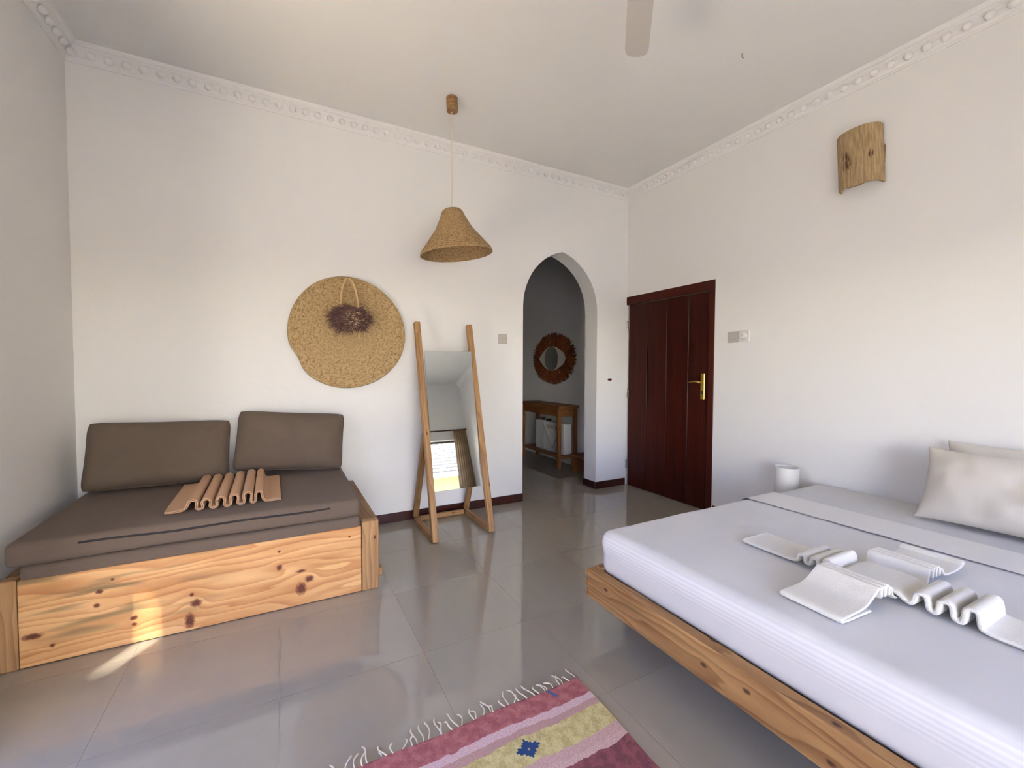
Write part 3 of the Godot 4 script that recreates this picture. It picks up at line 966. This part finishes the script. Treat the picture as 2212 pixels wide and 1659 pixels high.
func build_bed() -> void:
	var b := thing("platform_bed", "low wooden platform bed frame with finger-jointed corner, floating above the floor", "bed")
	var x0 := -2.035
	var z0 := 1.91
	var z1 := 3.76
	obj("foot_rail", bx(Vector3(0.055, 0.135, z1 - z0 - 0.022), 0.005, Vector3(x0 + 0.0275, 0.2325, (z0 + z1) * 0.5)), M.bed_wood, b)
	for z in [z0 + 0.0275, z1 - 0.0275]:
		obj("side_rail", bx(Vector3(-x0 - 0.075, 0.135, 0.055), 0.005, Vector3((x0 + 0.055 - 0.02) * 0.5, 0.2325, z)), M.bed_wood, b)
		# finger joints at the corner: end grain blocks of the side rail showing through the foot rail
		for k in 3:
			obj("finger_joint", bx(Vector3(0.0555, 0.026, 0.011), 0.002, Vector3(x0 + 0.0265, 0.187 + 0.045 * k, z0 + 0.0055 if z < 2.5 else z1 - 0.0055)), M.bed_wood, b)
	obj("head_rail", bx(Vector3(0.03, 0.12, z1 - z0 - 0.12), 0.004, Vector3(-0.04, 0.225, (z0 + z1) * 0.5)), M.bed_wood, b)
	for k in 9:
		obj("slat", bx(Vector3(0.09, 0.02, z1 - z0 - 0.115), 0.003, Vector3(-0.15 - k * 0.215, 0.262, (z0 + z1) * 0.5)), M.pine, b)
	for x in [-1.6, -0.3]:
		for z in [2.35, 3.3]:
			obj("leg", bx(Vector3(0.09, 0.25, 0.09), 0.004, Vector3(x, 0.126, z)), M.bed_wood, b)
	# mattress with its fitted sheet
	var size := Vector3(1.945, 0.212, 1.77)
	var c := Vector3(-1.0045, 0.379, 2.825)
	var mt := Acc.new()
	mt.soft_box(size, 0.055, Transform3D(Basis(), c), null, null, 14)
	tag(obj("mattress", mt, M.sheet_under), "mattress in a grey-white fitted sheet, on the platform bed", "mattress")
	# flat sheet drawn over the foot of the bed and folded back near the pillows
	var s := thing("flat_sheet", "white striped flat sheet tucked over the foot of the bed and folded back", "sheet")
	var nz := noise(9, 1.0, 2)
	var sh := Acc.new()
	var grown := size + Vector3(0.012, 0.010, 0.012)
	sh.soft_box(grown, 0.058, Transform3D(Basis(), c), func(q): return q.x < -0.62 and q.y > 0.276, func(q):
		var foot := smoothstep(0.55, 0.95, -q.x)
		var low := smoothstep(0.05, -0.10, q.y)
		return q + Vector3(0.022 * low * foot, nz.get_noise_2d(q.x * 4.0, q.z * 4.0) * 0.0035, 0.018 * low * signf(-q.z) * smoothstep(0.7, 0.88, absf(q.z))) + Vector3(-1, 0, 0) * low * foot * 0.004 * sin(q.z * 40.0) * smoothstep(0.6, 0.85, absf(q.z)), 40)
	obj("cloth", sh, M.sheet, s)
	var fb := Acc.new()
	fb.soft_box(grown + Vector3(0.0, 0.014, 0.012), 0.058, Transform3D(Basis(), c), func(q): return q.x < -0.612 and q.x > -0.88 and q.y > 0.33, null, 60)
	obj("fold_back", fb, M.sheet_plain, s)
	# pillows against the wall
	cushion("pillow", "white pillow leaning against the right wall, in front of another", Vector3(-0.315, 0.672, 2.945), Vector2(0.72, 0.38), 0.17, Vector3(-24, -90, 0), M.pillowcase, null, 12)
	cushion("pillow", "white pillow standing against the right wall, mostly hidden behind another", Vector3(-0.115, 0.688, 2.975), Vector2(0.72, 0.38), 0.13, Vector3(-10, -90, 0), M.pillowcase, null, 19)
	# towels laid crosswise on the bed
	var y0 := 0.4935
	# shorter one underneath, running from foot to head
	var t := Acc.new()
	var l := PackedVector2Array([Vector2(-0.25, 0.005), Vector2(-0.33, 0.005), Vector2(-0.40, 0.006), Vector2(-0.412, 0.011), Vector2(-0.40, 0.017), Vector2(-0.33, 0.018), Vector2(-0.275, 0.024), Vector2(-0.235, 0.046), Vector2(-0.212, 0.060)])
	for k in 3:
		var x := -0.200 + 0.024 * k
		l.append_array([Vector2(x - 0.004, 0.066), Vector2(x + 0.005, 0.066), Vector2(x + 0.010, 0.056), Vector2(x + 0.010, 0.034), Vector2(x + 0.014, 0.034), Vector2(x + 0.014, 0.056)])
	l.append_array([Vector2(-0.125, 0.054), Vector2(-0.118, 0.02), Vector2(-0.08, 0.010), Vector2(0.10, 0.010), Vector2(0.122, 0.02), Vector2(0.128, 0.05)])
	for k in 3:
		var x := 0.142 + 0.026 * k
		l.append_array([Vector2(x - 0.005, 0.060), Vector2(x + 0.005, 0.060), Vector2(x + 0.011, 0.050), Vector2(x + 0.011, 0.028), Vector2(x + 0.015, 0.028), Vector2(x + 0.015, 0.050)])
	l.append_array([Vector2(0.226, 0.048), Vector2(0.24, 0.022), Vector2(0.28, 0.016), Vector2(0.36, 0.018), Vector2(0.395, 0.028), Vector2(0.405, 0.036), Vector2(0.395, 0.040), Vector2(0.375, 0.034)])
	t.ribbon(smooth_line(l), 0.0105, 0.19, Transform3D(Basis(Vector3.UP, -0.05), Vector3(-1.435, y0, 2.835)))
	tag(obj("short_towel", t, M.white_towel), "white hand towel folded in tight pleats, crossing under the long towel", "towel")
	# long one on top, running across the bed
	t = Acc.new()
	l = PackedVector2Array([Vector2(-0.46, 0.012), Vector2(-0.44, 0.008), Vector2(-0.27, 0.008), Vector2(-0.235, 0.012)])
	for k in 3:
		var x := -0.215 + 0.046 * k
		var hh: float = [0.040, 0.044, 0.056][k]
		l.append_array([Vector2(x - 0.012, hh * 0.6), Vector2(x - 0.010, hh), Vector2(x + 0.010, hh + 0.002), Vector2(x + 0.013, hh * 0.6), Vector2(x + 0.012, 0.016), Vector2(x + 0.030, 0.016)])
	l.append_array([Vector2(-0.078, 0.030), Vector2(-0.05, 0.034), Vector2(0.05, 0.036), Vector2(0.085, 0.030), Vector2(0.105, 0.016), Vector2(0.118, 0.012)])
	for k in 3:
		var x := 0.145 + 0.058 * k
		var hh: float = [0.052, 0.054, 0.060][k]
		l.append_array([Vector2(x - 0.016, hh * 0.55), Vector2(x - 0.016, hh * 0.9), Vector2(x - 0.004, hh + 0.003), Vector2(x + 0.012, hh), Vector2(x + 0.016, hh * 0.6), Vector2(x + 0.018, 0.014), Vector2(x + 0.036, 0.010)])
	l.append_array([Vector2(0.32, 0.008), Vector2(0.46, 0.008), Vector2(0.56, 0.008)])
	t.ribbon(smooth_line(l), 0.0165, 0.175, Transform3D(Basis(Vector3(-0.02, 0, 1), Vector3.UP, Vector3(-1, 0, -0.02)), Vector3(-1.455, y0 + 0.002, 2.845)))
	tag(obj("long_towel", t, M.white_towel), "long white towel with two groups of pleats, lying across the bed", "towel")

func build_mirror() -> void:
	var o := thing("leaning_mirror", "tall mirror between two leaning pine posts on an A-shaped stand", "mirror")
	var lean := deg_to_rad(15.6)
	for x in [-2.362, -1.912]:
		var p := Vector3(x, 0.0, 0.592)
		var q := p + Vector3(0, cos(lean), -sin(lean)) * 1.70
		obj("post", bar(p + Vector3(0, 0.008, 0), q, 0.046, 0.042), M.pine, o)
		# back leg up to the post
		obj("back_leg", bar(Vector3(x, 0.045, 0.075), Vector3(x, 0.80, 0.368), 0.044, 0.036), M.pine_grey, o)
		obj("floor_rail", bx(Vector3(0.042, 0.042, 0.46), 0.004, Vector3(x, 0.022, 0.330)), M.pine, o)
	obj("cross_bar", bx(Vector3(0.40, 0.04, 0.034), 0.004, Vector3(-2.137, 0.022, 0.085)), M.pine, o)
	var g := Basis(Vector3.RIGHT, -deg_to_rad(12.2))
	var c := Vector3(-2.137, 0.875, 0.36)
	var back := obj("backing", bx(Vector3(0.396, 1.085, 0.006), 0.001, Vector3.ZERO), M.frame_red, o, Transform3D(g, c + g * Vector3(0, 0, -0.0055)))
	obj("mirror_glass", bx(Vector3(0.398, 1.09, 0.005), 0.0015, Vector3.ZERO), M.mirror, o, Transform3D(g, c))

func build_pendant() -> void:
	var o := thing("pendant_lamp", "woven straw cone pendant lamp hanging from the ceiling on a thin cord", "lamp", Vector3(-2.243, RH, 0.624))
	var a := Acc.new()
	a.lathe(PackedVector2Array([Vector2(0.001, -0.104), Vector2(0.034, -0.104), Vector2(0.040, -0.099), Vector2(0.040, -0.008), Vector2(0.030, -0.003), Vector2(0.030, 0.0)]), 24, Transform3D(Basis(Vector3(0, 0, 1), 0.04), Vector3.ZERO))
	obj("canopy", a, M.pine_grey, o)
	a = Acc.new()
	a.tube(PackedVector3Array([Vector3(0, -0.10, 0), Vector3(0, -0.79, 0)]), 0.0028, 6)
	obj("cord", a, M.rope, o)
	# coiled straw shade: rows of plait, doubled inside
	var prof := PackedVector2Array()
	var pts := [Vector2(0.006, 0.0), Vector2(0.060, -0.002), Vector2(0.074, -0.020), Vector2(0.090, -0.060), Vector2(0.132, -0.140), Vector2(0.190, -0.215), Vector2(0.245, -0.285), Vector2(0.256, -0.312)]
	var curve := Curve2D.new()
	for q in pts:
		curve.add_point(q)
	var L := curve.get_baked_length()
	var rows := 23
	for k in rows * 4 + 1:
		var s := L * k / (rows * 4.0)
		var q := curve.sample_baked(s)
		var d := (curve.sample_baked(minf(s + 0.003, L)) - curve.sample_baked(maxf(s - 0.003, 0))).normalized()
		var bump := 0.0032 * absf(sin(PI * k / 4.0))
		prof.append(q + Vector2(-d.y, d.x) * bump)
	var inner := PackedVector2Array()
	for k in range(rows * 4, -1, -1):
		var s := L * k / (rows * 4.0)
		var q := curve.sample_baked(s)
		var d := (curve.sample_baked(minf(s + 0.003, L)) - curve.sample_baked(maxf(s - 0.003, 0))).normalized()
		var bump := 0.0065 * absf(sin(PI * k / 4.0))
		inner.append(q - Vector2(-d.y, d.x) * (0.004 + bump))
	prof.append_array(inner)
	a = Acc.new()
	a.lathe(prof, 72, Transform3D(Basis(Vector3(0, 0, 1), 0.115), Vector3(0, -0.785, 0)), func(an, r): return 1.0 + 0.012 * sin(an * 2.0 + 0.6) * smoothstep(0.1, 0.25, r))
	obj("shade", a, M.straw_lamp, o)

func build_fan() -> void:
	var hub := Vector3(-2.10, 2.86, 2.315)
	var o := thing("ceiling_fan", "pale three-blade ceiling fan, only one blade tip in view", "fan", hub)
	var a := Acc.new()
	a.lathe(PackedVector2Array([Vector2(0.001, -0.06), Vector2(0.07, -0.05), Vector2(0.10, -0.02), Vector2(0.105, 0.03), Vector2(0.07, 0.06), Vector2(0.02, 0.07), Vector2(0.02, 0.07)]), 28)
	obj("motor", a, M.fan, o)
	a = Acc.new()
	a.tube(PackedVector3Array([Vector3(0, 0.06, 0), Vector3(0, 0.29, 0)]), 0.012, 10)
	obj("down_rod", a, M.fan, o)
	a = Acc.new()
	a.lathe(PackedVector2Array([Vector2(0.02, 0.25), Vector2(0.055, 0.30), Vector2(0.06, 0.318)]), 24)
	obj("ceiling_cup", a, M.fan, o)
	for k in 3:
		var an := deg_to_rad(48.7 + 120.0 * k)
		var out := PackedVector2Array([Vector2(0.12, -0.045), Vector2(0.20, -0.055), Vector2(0.55, -0.058), Vector2(0.585, -0.050), Vector2(0.60, -0.02), Vector2(0.60, 0.02), Vector2(0.585, 0.050), Vector2(0.55, 0.058), Vector2(0.20, 0.055), Vector2(0.12, 0.045)])
		var b := Acc.new()
		b.prism(out, 0.006, Transform3D(Basis(Vector3.UP, an) * Basis(Vector3.RIGHT, deg_to_rad(-90 + 8)), Vector3(0, 0.005, 0)))
		var bl := obj("blade", b, M.fan, o)
		obj("blade_arm", bx(Vector3(0.14, 0.008, 0.03), 0.002, Basis(Vector3.UP, an) * Vector3(0.11, -0.004, 0), Basis(Vector3.UP, an)), M.steel, bl)

func build_hat_and_bag() -> void:
	# flat coiled straw disc on the wall, brim dented on its lower left
	var o := thing("straw_disc", "large round woven straw tray hung flat on the wall above the daybed", "wall tray", Vector3(-2.862, 1.538, 0.004))
	var prof := PackedVector2Array()
	var rows := 19
	for k in rows * 4 + 1:
		var r := 0.425 * k / (rows * 4.0)
		prof.append(Vector2(maxf(r, 0.001), 0.022 + 0.012 * pow(r / 0.425, 2.0) + 0.0028 * absf(sin(PI * k / 4.0))))
	prof.append(Vector2(0.427, 0.028))
	for k in 8:
		var r := 0.42 * (1.0 - k / 7.0)
		prof.append(Vector2(maxf(r, 0.001), 0.013 + 0.012 * pow(r / 0.425, 2.0)))
	var a := Acc.new()
	a.lathe(prof, 120, Transform3D(Basis(Vector3.RIGHT, Vector3(0, 0, 1), Vector3(0, -1, 0)), Vector3.ZERO), func(an, r):
		var w := 1.0 + 0.012 * sin(an * 3.0 + 1.0)
		var dent := exp(-pow((fposmod(an, TAU) - 2.65) / 0.20, 2.0))
		return lerpf(1.0, w - 0.055 * dent, smoothstep(0.15, 0.42, r)))
	obj("coiled_disc", a, M.straw, o)
	# small bag with bristly purple-brown strands
	var b := thing("fringed_bag", "small straw bag with purple-brown fringe and two loop handles, hung over the straw tray", "bag", Vector3(-2.868, 1.64, 0.105))
	a = Acc.new()
	var pts := PackedVector3Array()
	for i in 25:
		for j in 32:
			var t := -PI * 0.5 + PI * i / 24.0
			var an := TAU * j / 32.0
			pts.append(Vector3(0.12 * cos(an) * pow(cos(t), 0.5), 0.092 * sin(t), 0.045 * sin(an) * pow(cos(t), 0.7)))
	a.grid(pts, 25, 32, false, true)
	obj("pouch", a, M.purple2, b)
	var rr := RandomNumberGenerator.new()
	rr.seed = 77
	for lot in [["dark_fringe", M.purple, 520, 0], ["mid_fringe", M.purple2, 260, 0], ["pale_fringe", M.pale_straw, 200, 1]]:
		var f := Acc.new()
		for k in lot[2]:
			var an := rr.randf() * TAU
			var rad := sqrt(rr.randf())
			var x := cos(an) * rad * 0.115
			var y := sin(an) * rad * 0.085
			if lot[3] == 1:
				x = rr.randf_range(-0.04, 0.12)
				y = rr.randf_range(-0.085, 0.05)
			var z := 0.045 * sqrt(maxf(0.0, 1.0 - pow(x / 0.13, 2.0) - pow(y / 0.1, 2.0)))
			var dx := (-1.0 if x < 0.03 else 1.0) * rr.randf_range(0.01, 0.055) + (x * 0.25)
			var dy := y * 0.35 + rr.randf_range(-0.035, 0.02)
			var ln := 0.45 if lot[3] == 1 else 1.0
			f.tube(PackedVector3Array([Vector3(x, y, z * 0.9), Vector3(x + dx * 0.5 * ln, y + dy * 0.4 * ln, z + 0.014), Vector3(x + dx * ln, y + dy * ln, z + 0.010 - 0.02 * rr.randf())]), PackedFloat32Array([0.0026, 0.002, 0.0007]), 4)
		obj(lot[0], f, lot[1], b).set_meta("kind", "stuff")
	for s in [0, 1]:
		var path := PackedVector3Array()
		for k in 21:
			var t := PI * k / 20.0
			path.append(Vector3(0.004 * s + 0.062 * cos(t) * (1.0 - 0.15 * sin(t)), 0.075 + 0.235 * pow(sin(t), 0.8) - 0.008 * s, 0.012 - 0.03 * s - 0.055 * sin(t)))
		a = Acc.new()
		a.tube(path, 0.007, 8)
		obj("handle", a, M.handle, b)
	a = Acc.new()
	a.tube(PackedVector3Array([Vector3(0.075, -0.06, 0.03), Vector3(0.07, -0.11, 0.03), Vector3(0.062, -0.15, 0.02)]), 0.004, 6)
	obj("loose_strand", a, M.handle, b)

func build_sconce() -> void:
	var o := thing("wall_lamp", "curved palm-wood wall lamp shade high on the right wall", "lamp", Vector3(0, 2.61, 2.135))
	var pts := PackedVector3Array()
	var uvs := PackedVector2Array()
	var nu := 25
	var nv := 15
	var nz := noise(33, 1.0, 2)
	for side in 2:
		var t := 0.0 if side == 0 else 0.014
		for i in nu:
			var u := float(i) / (nu - 1)
			var an := PI * u
			for j in nv:
				var v := float(j) / (nv - 1)
				var w := nz.get_noise_2d(u * 6.0, v * 3.0) * 0.004
				var lift := 0.018 * sin(u * 2.5) if j == nv - 1 else (nz.get_noise_2d(u * 3.0, 4.0) * 0.012 if j == 0 else 0.0)
				pts.append(Vector3(-(0.016 + (0.088 - t + w) * pow(sin(an), 0.8)), -0.17 + 0.345 * v + lift, -(0.122 - t * 0.9) * cos(an) + 0.02 * (0.5 - v)))
				uvs.append(Vector2(u, 1.0 - v))
	var a := Acc.new()
	var half := nu * nv
	a.grid(pts.slice(0, half), nu, nv, false, false, uvs.slice(0, half), true)
	a.grid(pts.slice(half), nu, nv, false, false, uvs.slice(half), false)
	for j in [0, nv - 1]:
		for i in nu - 1:
			a.flat([pts[i * nv + j], pts[(i + 1) * nv + j], pts[half + (i + 1) * nv + j], pts[half + i * nv + j]], [uvs[i * nv + j], uvs[(i + 1) * nv + j], uvs[(i + 1) * nv + j], uvs[i * nv + j]], Vector3(0, -1 if j == 0 else 1, 0))
	for i in [0, nu - 1]:
		for j in nv - 1:
			a.flat([pts[i * nv + j], pts[i * nv + j + 1], pts[half + i * nv + j + 1], pts[half + i * nv + j]], [uvs[i * nv + j], uvs[i * nv + j + 1], uvs[i * nv + j + 1], uvs[i * nv + j]], Vector3(0, 0, -1 if i == 0 else 1))
	obj("shade", a, M.palm_wood, o)
	obj("wall_plate", bx(Vector3(0.016, 0.12, 0.245), 0.003, Vector3(-0.009, 0, 0)), M.pine_grey, o)
	a = Acc.new()
	a.tube(PackedVector3Array([Vector3(-0.017, 0, 0), Vector3(-0.045, 0.0, 0), Vector3(-0.05, 0.02, 0)]), 0.014, 12)
	obj("lamp_holder", a, M.white_paint, o)

func build_rug() -> void:
	var o := thing("striped_rug", "red, pink and yellow striped woven rug with a cream fringe on the floor", "rug")
	var a := Acc.new()
	var x0 := -3.385
	var z0 := 2.177
	var nu := 45
	var nv := 61
	var pts := PackedVector3Array()
	var uvs := PackedVector2Array()
	for i in nu:
		for j in nv:
			var u := 1.1 * i / (nu - 1)
			var v := 1.8 * j / (nv - 1)
			pts.append(Vector3(x0 + u + 0.004 * sin(v * 11.0) - 0.012 * v, 0.009, z0 + v + 0.004 * sin(u * 15.0)))
			uvs.append(Vector2(u, v))
	a.grid(pts, nu, nv, false, false, uvs, true)
	for j in nv - 1:
		for i in [0, nu - 1]:
			var p := pts[i * nv + j]
			var q := pts[i * nv + j + 1]
			a.flat([p, q, Vector3(q.x, 0.0005, q.z), Vector3(p.x, 0.0005, p.z)], [uvs[i * nv + j], uvs[i * nv + j + 1], uvs[i * nv + j + 1], uvs[i * nv + j]], Vector3(-1 if i == 0 else 1, 0, 0))
	for i in nu - 1:
		for j in [0, nv - 1]:
			var p := pts[i * nv + j]
			var q := pts[(i + 1) * nv + j]
			a.flat([p, q, Vector3(q.x, 0.0005, q.z), Vector3(p.x, 0.0005, p.z)], [uvs[i * nv + j], uvs[(i + 1) * nv + j], uvs[(i + 1) * nv + j], uvs[i * nv + j]], Vector3(0, 0, -1 if j == 0 else 1))
	obj("weave", a, M.rug, o)
	var rr := RandomNumberGenerator.new()
	rr.seed = 14
	for k in 44:
		var x := x0 + 0.012 + 1.08 * k / 43.0 + rr.randf_range(-0.008, 0.008)
		var path := PackedVector3Array()
		var ln := rr.randf_range(0.035, 0.085)
		var bend := rr.randf_range(-0.028, 0.022)
		var curl := rr.randf_range(-1.0, 1.0)
		for s in 7:
			var t := s / 6.0
			path.append(Vector3(x + bend * t + 0.006 * sin(t * 5.0 + curl * 3.0), 0.005 + 0.012 * sin(t * PI) * absf(curl), z0 + 0.003 - ln * t))
		var f := Acc.new()
		f.tube(path, PackedFloat32Array([0.0022, 0.0022, 0.0022, 0.0021, 0.0026, 0.0030, 0.0012]), 6)
		obj("tassel", f, M.rope, o)

func build_small_things() -> void:
	# light switch beside the arch
	var s := thing("light_switch", "grey-white light switch on the wall between mirror and arch", "switch", Vector3(-1.519, 1.544, 0.0))
	obj("plate", bx(Vector3(0.090, 0.086, 0.009), 0.003, Vector3(0, 0, 0.005)), M.plastic_grey, s)
	obj("rocker", bx(Vector3(0.022, 0.034, 0.005), 0.002, Vector3(0, 0, 0.0105)), M.plastic_grey, s)
	for x in [-0.032, 0.032]:
		var a := Acc.new()
		a.tube(PackedVector3Array([Vector3(x, 0, 0.008), Vector3(x, 0, 0.0112)]), 0.0035, 10)
		obj("screw", a, M.steel, s)
	# switch and fan dial right of the door
	s = thing("wall_switch", "grey light switch on the right wall, next to the white dial", "switch", Vector3(0, 1.537, 1.259))
	obj("plate", bx(Vector3(0.009, 0.092, 0.094), 0.003, Vector3(-0.005, 0, 0)), M.plastic_grey, s)
	for z in [-0.018, 0.018]:
		obj("rocker", bx(Vector3(0.005, 0.034, 0.026), 0.002, Vector3(-0.0105, 0, z)), M.plastic_grey, s)
	s = thing("fan_dial", "white fan speed dial on the right wall, next to the grey switch", "dial", Vector3(0, 1.539, 1.359))
	obj("plate", bx(Vector3(0.012, 0.094, 0.092), 0.003, Vector3(-0.0065, 0, 0)), M.plastic, s)
	var k := Acc.new()
	k.lathe(PackedVector2Array([Vector2(0.001, 0.020), Vector2(0.020, 0.020), Vector2(0.024, 0.016), Vector2(0.028, 0.0)]), 28, Transform3D(Basis(Vector3(0, 0, 1), Vector3(-1, 0, 0), Vector3(0, -1, 0)), Vector3(-0.0125, 0, 0)))
	obj("knob", k, M.plastic, s)
	obj("pointer", bx(Vector3(0.003, 0.020, 0.004), 0.0005, Vector3(-0.034, 0.007, 0)), M.plastic_grey, s)
	# red-brown door stop on the wall right of the arch
	s = thing("door_stop", "tiny dark red round stop on the wall right of the arch", "door stop", Vector3(-0.238, 1.157, 0.0))
	for q in [[-0.011, 0.011], [0.010, 0.013]]:
		var a := Acc.new()
		a.lathe(PackedVector2Array([Vector2(0.001, 0.022), Vector2(q[1] * 0.7, 0.020), Vector2(q[1], 0.010), Vector2(q[1], 0.0)]), 16, Transform3D(Basis(Vector3.RIGHT, Vector3(0, 0, 1), Vector3(0, -1, 0)), Vector3(q[0], 0, 0.0)))
		obj("button", a, M.frame_red, s)
	# bedside shelf and the white cup lamp on it
	s = thing("bedside_shelf", "small wooden bedside shelf hidden behind the bed's far edge", "shelf", Vector3(-0.13, 0.345, 1.80))
	obj("board", bx(Vector3(0.25, 0.025, 0.20), 0.004), M.pine, s)
	obj("bracket", bx(Vector3(0.02, 0.12, 0.16), 0.003, Vector3(0.115, -0.0725, 0)), M.pine, s)
	s = thing("cup_lamp", "white cylindrical cup lamp by the wall, behind the bed", "lamp", Vector3(-0.15, 0.358, 1.797))
	k = Acc.new()
	k.lathe(PackedVector2Array([Vector2(0.001, 0.0), Vector2(0.070, 0.0), Vector2(0.076, 0.006), Vector2(0.078, 0.212), Vector2(0.075, 0.217), Vector2(0.071, 0.212), Vector2(0.069, 0.02), Vector2(0.001, 0.015)]), 40)
	obj("cup", k, M.ceramic, s)
	k = Acc.new()
	k.lathe(PackedVector2Array([Vector2(0.0685, 0.180), Vector2(0.0685, 0.188), Vector2(0.001, 0.190)]), 32)
	obj("inner_disc", k, M.pine_grey, s)
	# small hook in the ceiling
	var hk := Acc.new()
	var hp := on_ceiling()
	hk.tube(PackedVector3Array([hp, hp + Vector3(0, -0.02, 0), hp + Vector3(0.008, -0.028, 0), hp + Vector3(0.014, -0.02, 0)]), 0.003, 6)
	tag(obj("ceiling_hook", hk, M.steel), "tiny dark screw hook in the ceiling near the fan", "hook")

func on_ceiling() -> Vector3:
	return Vector3(-0.843, RH, 1.86)
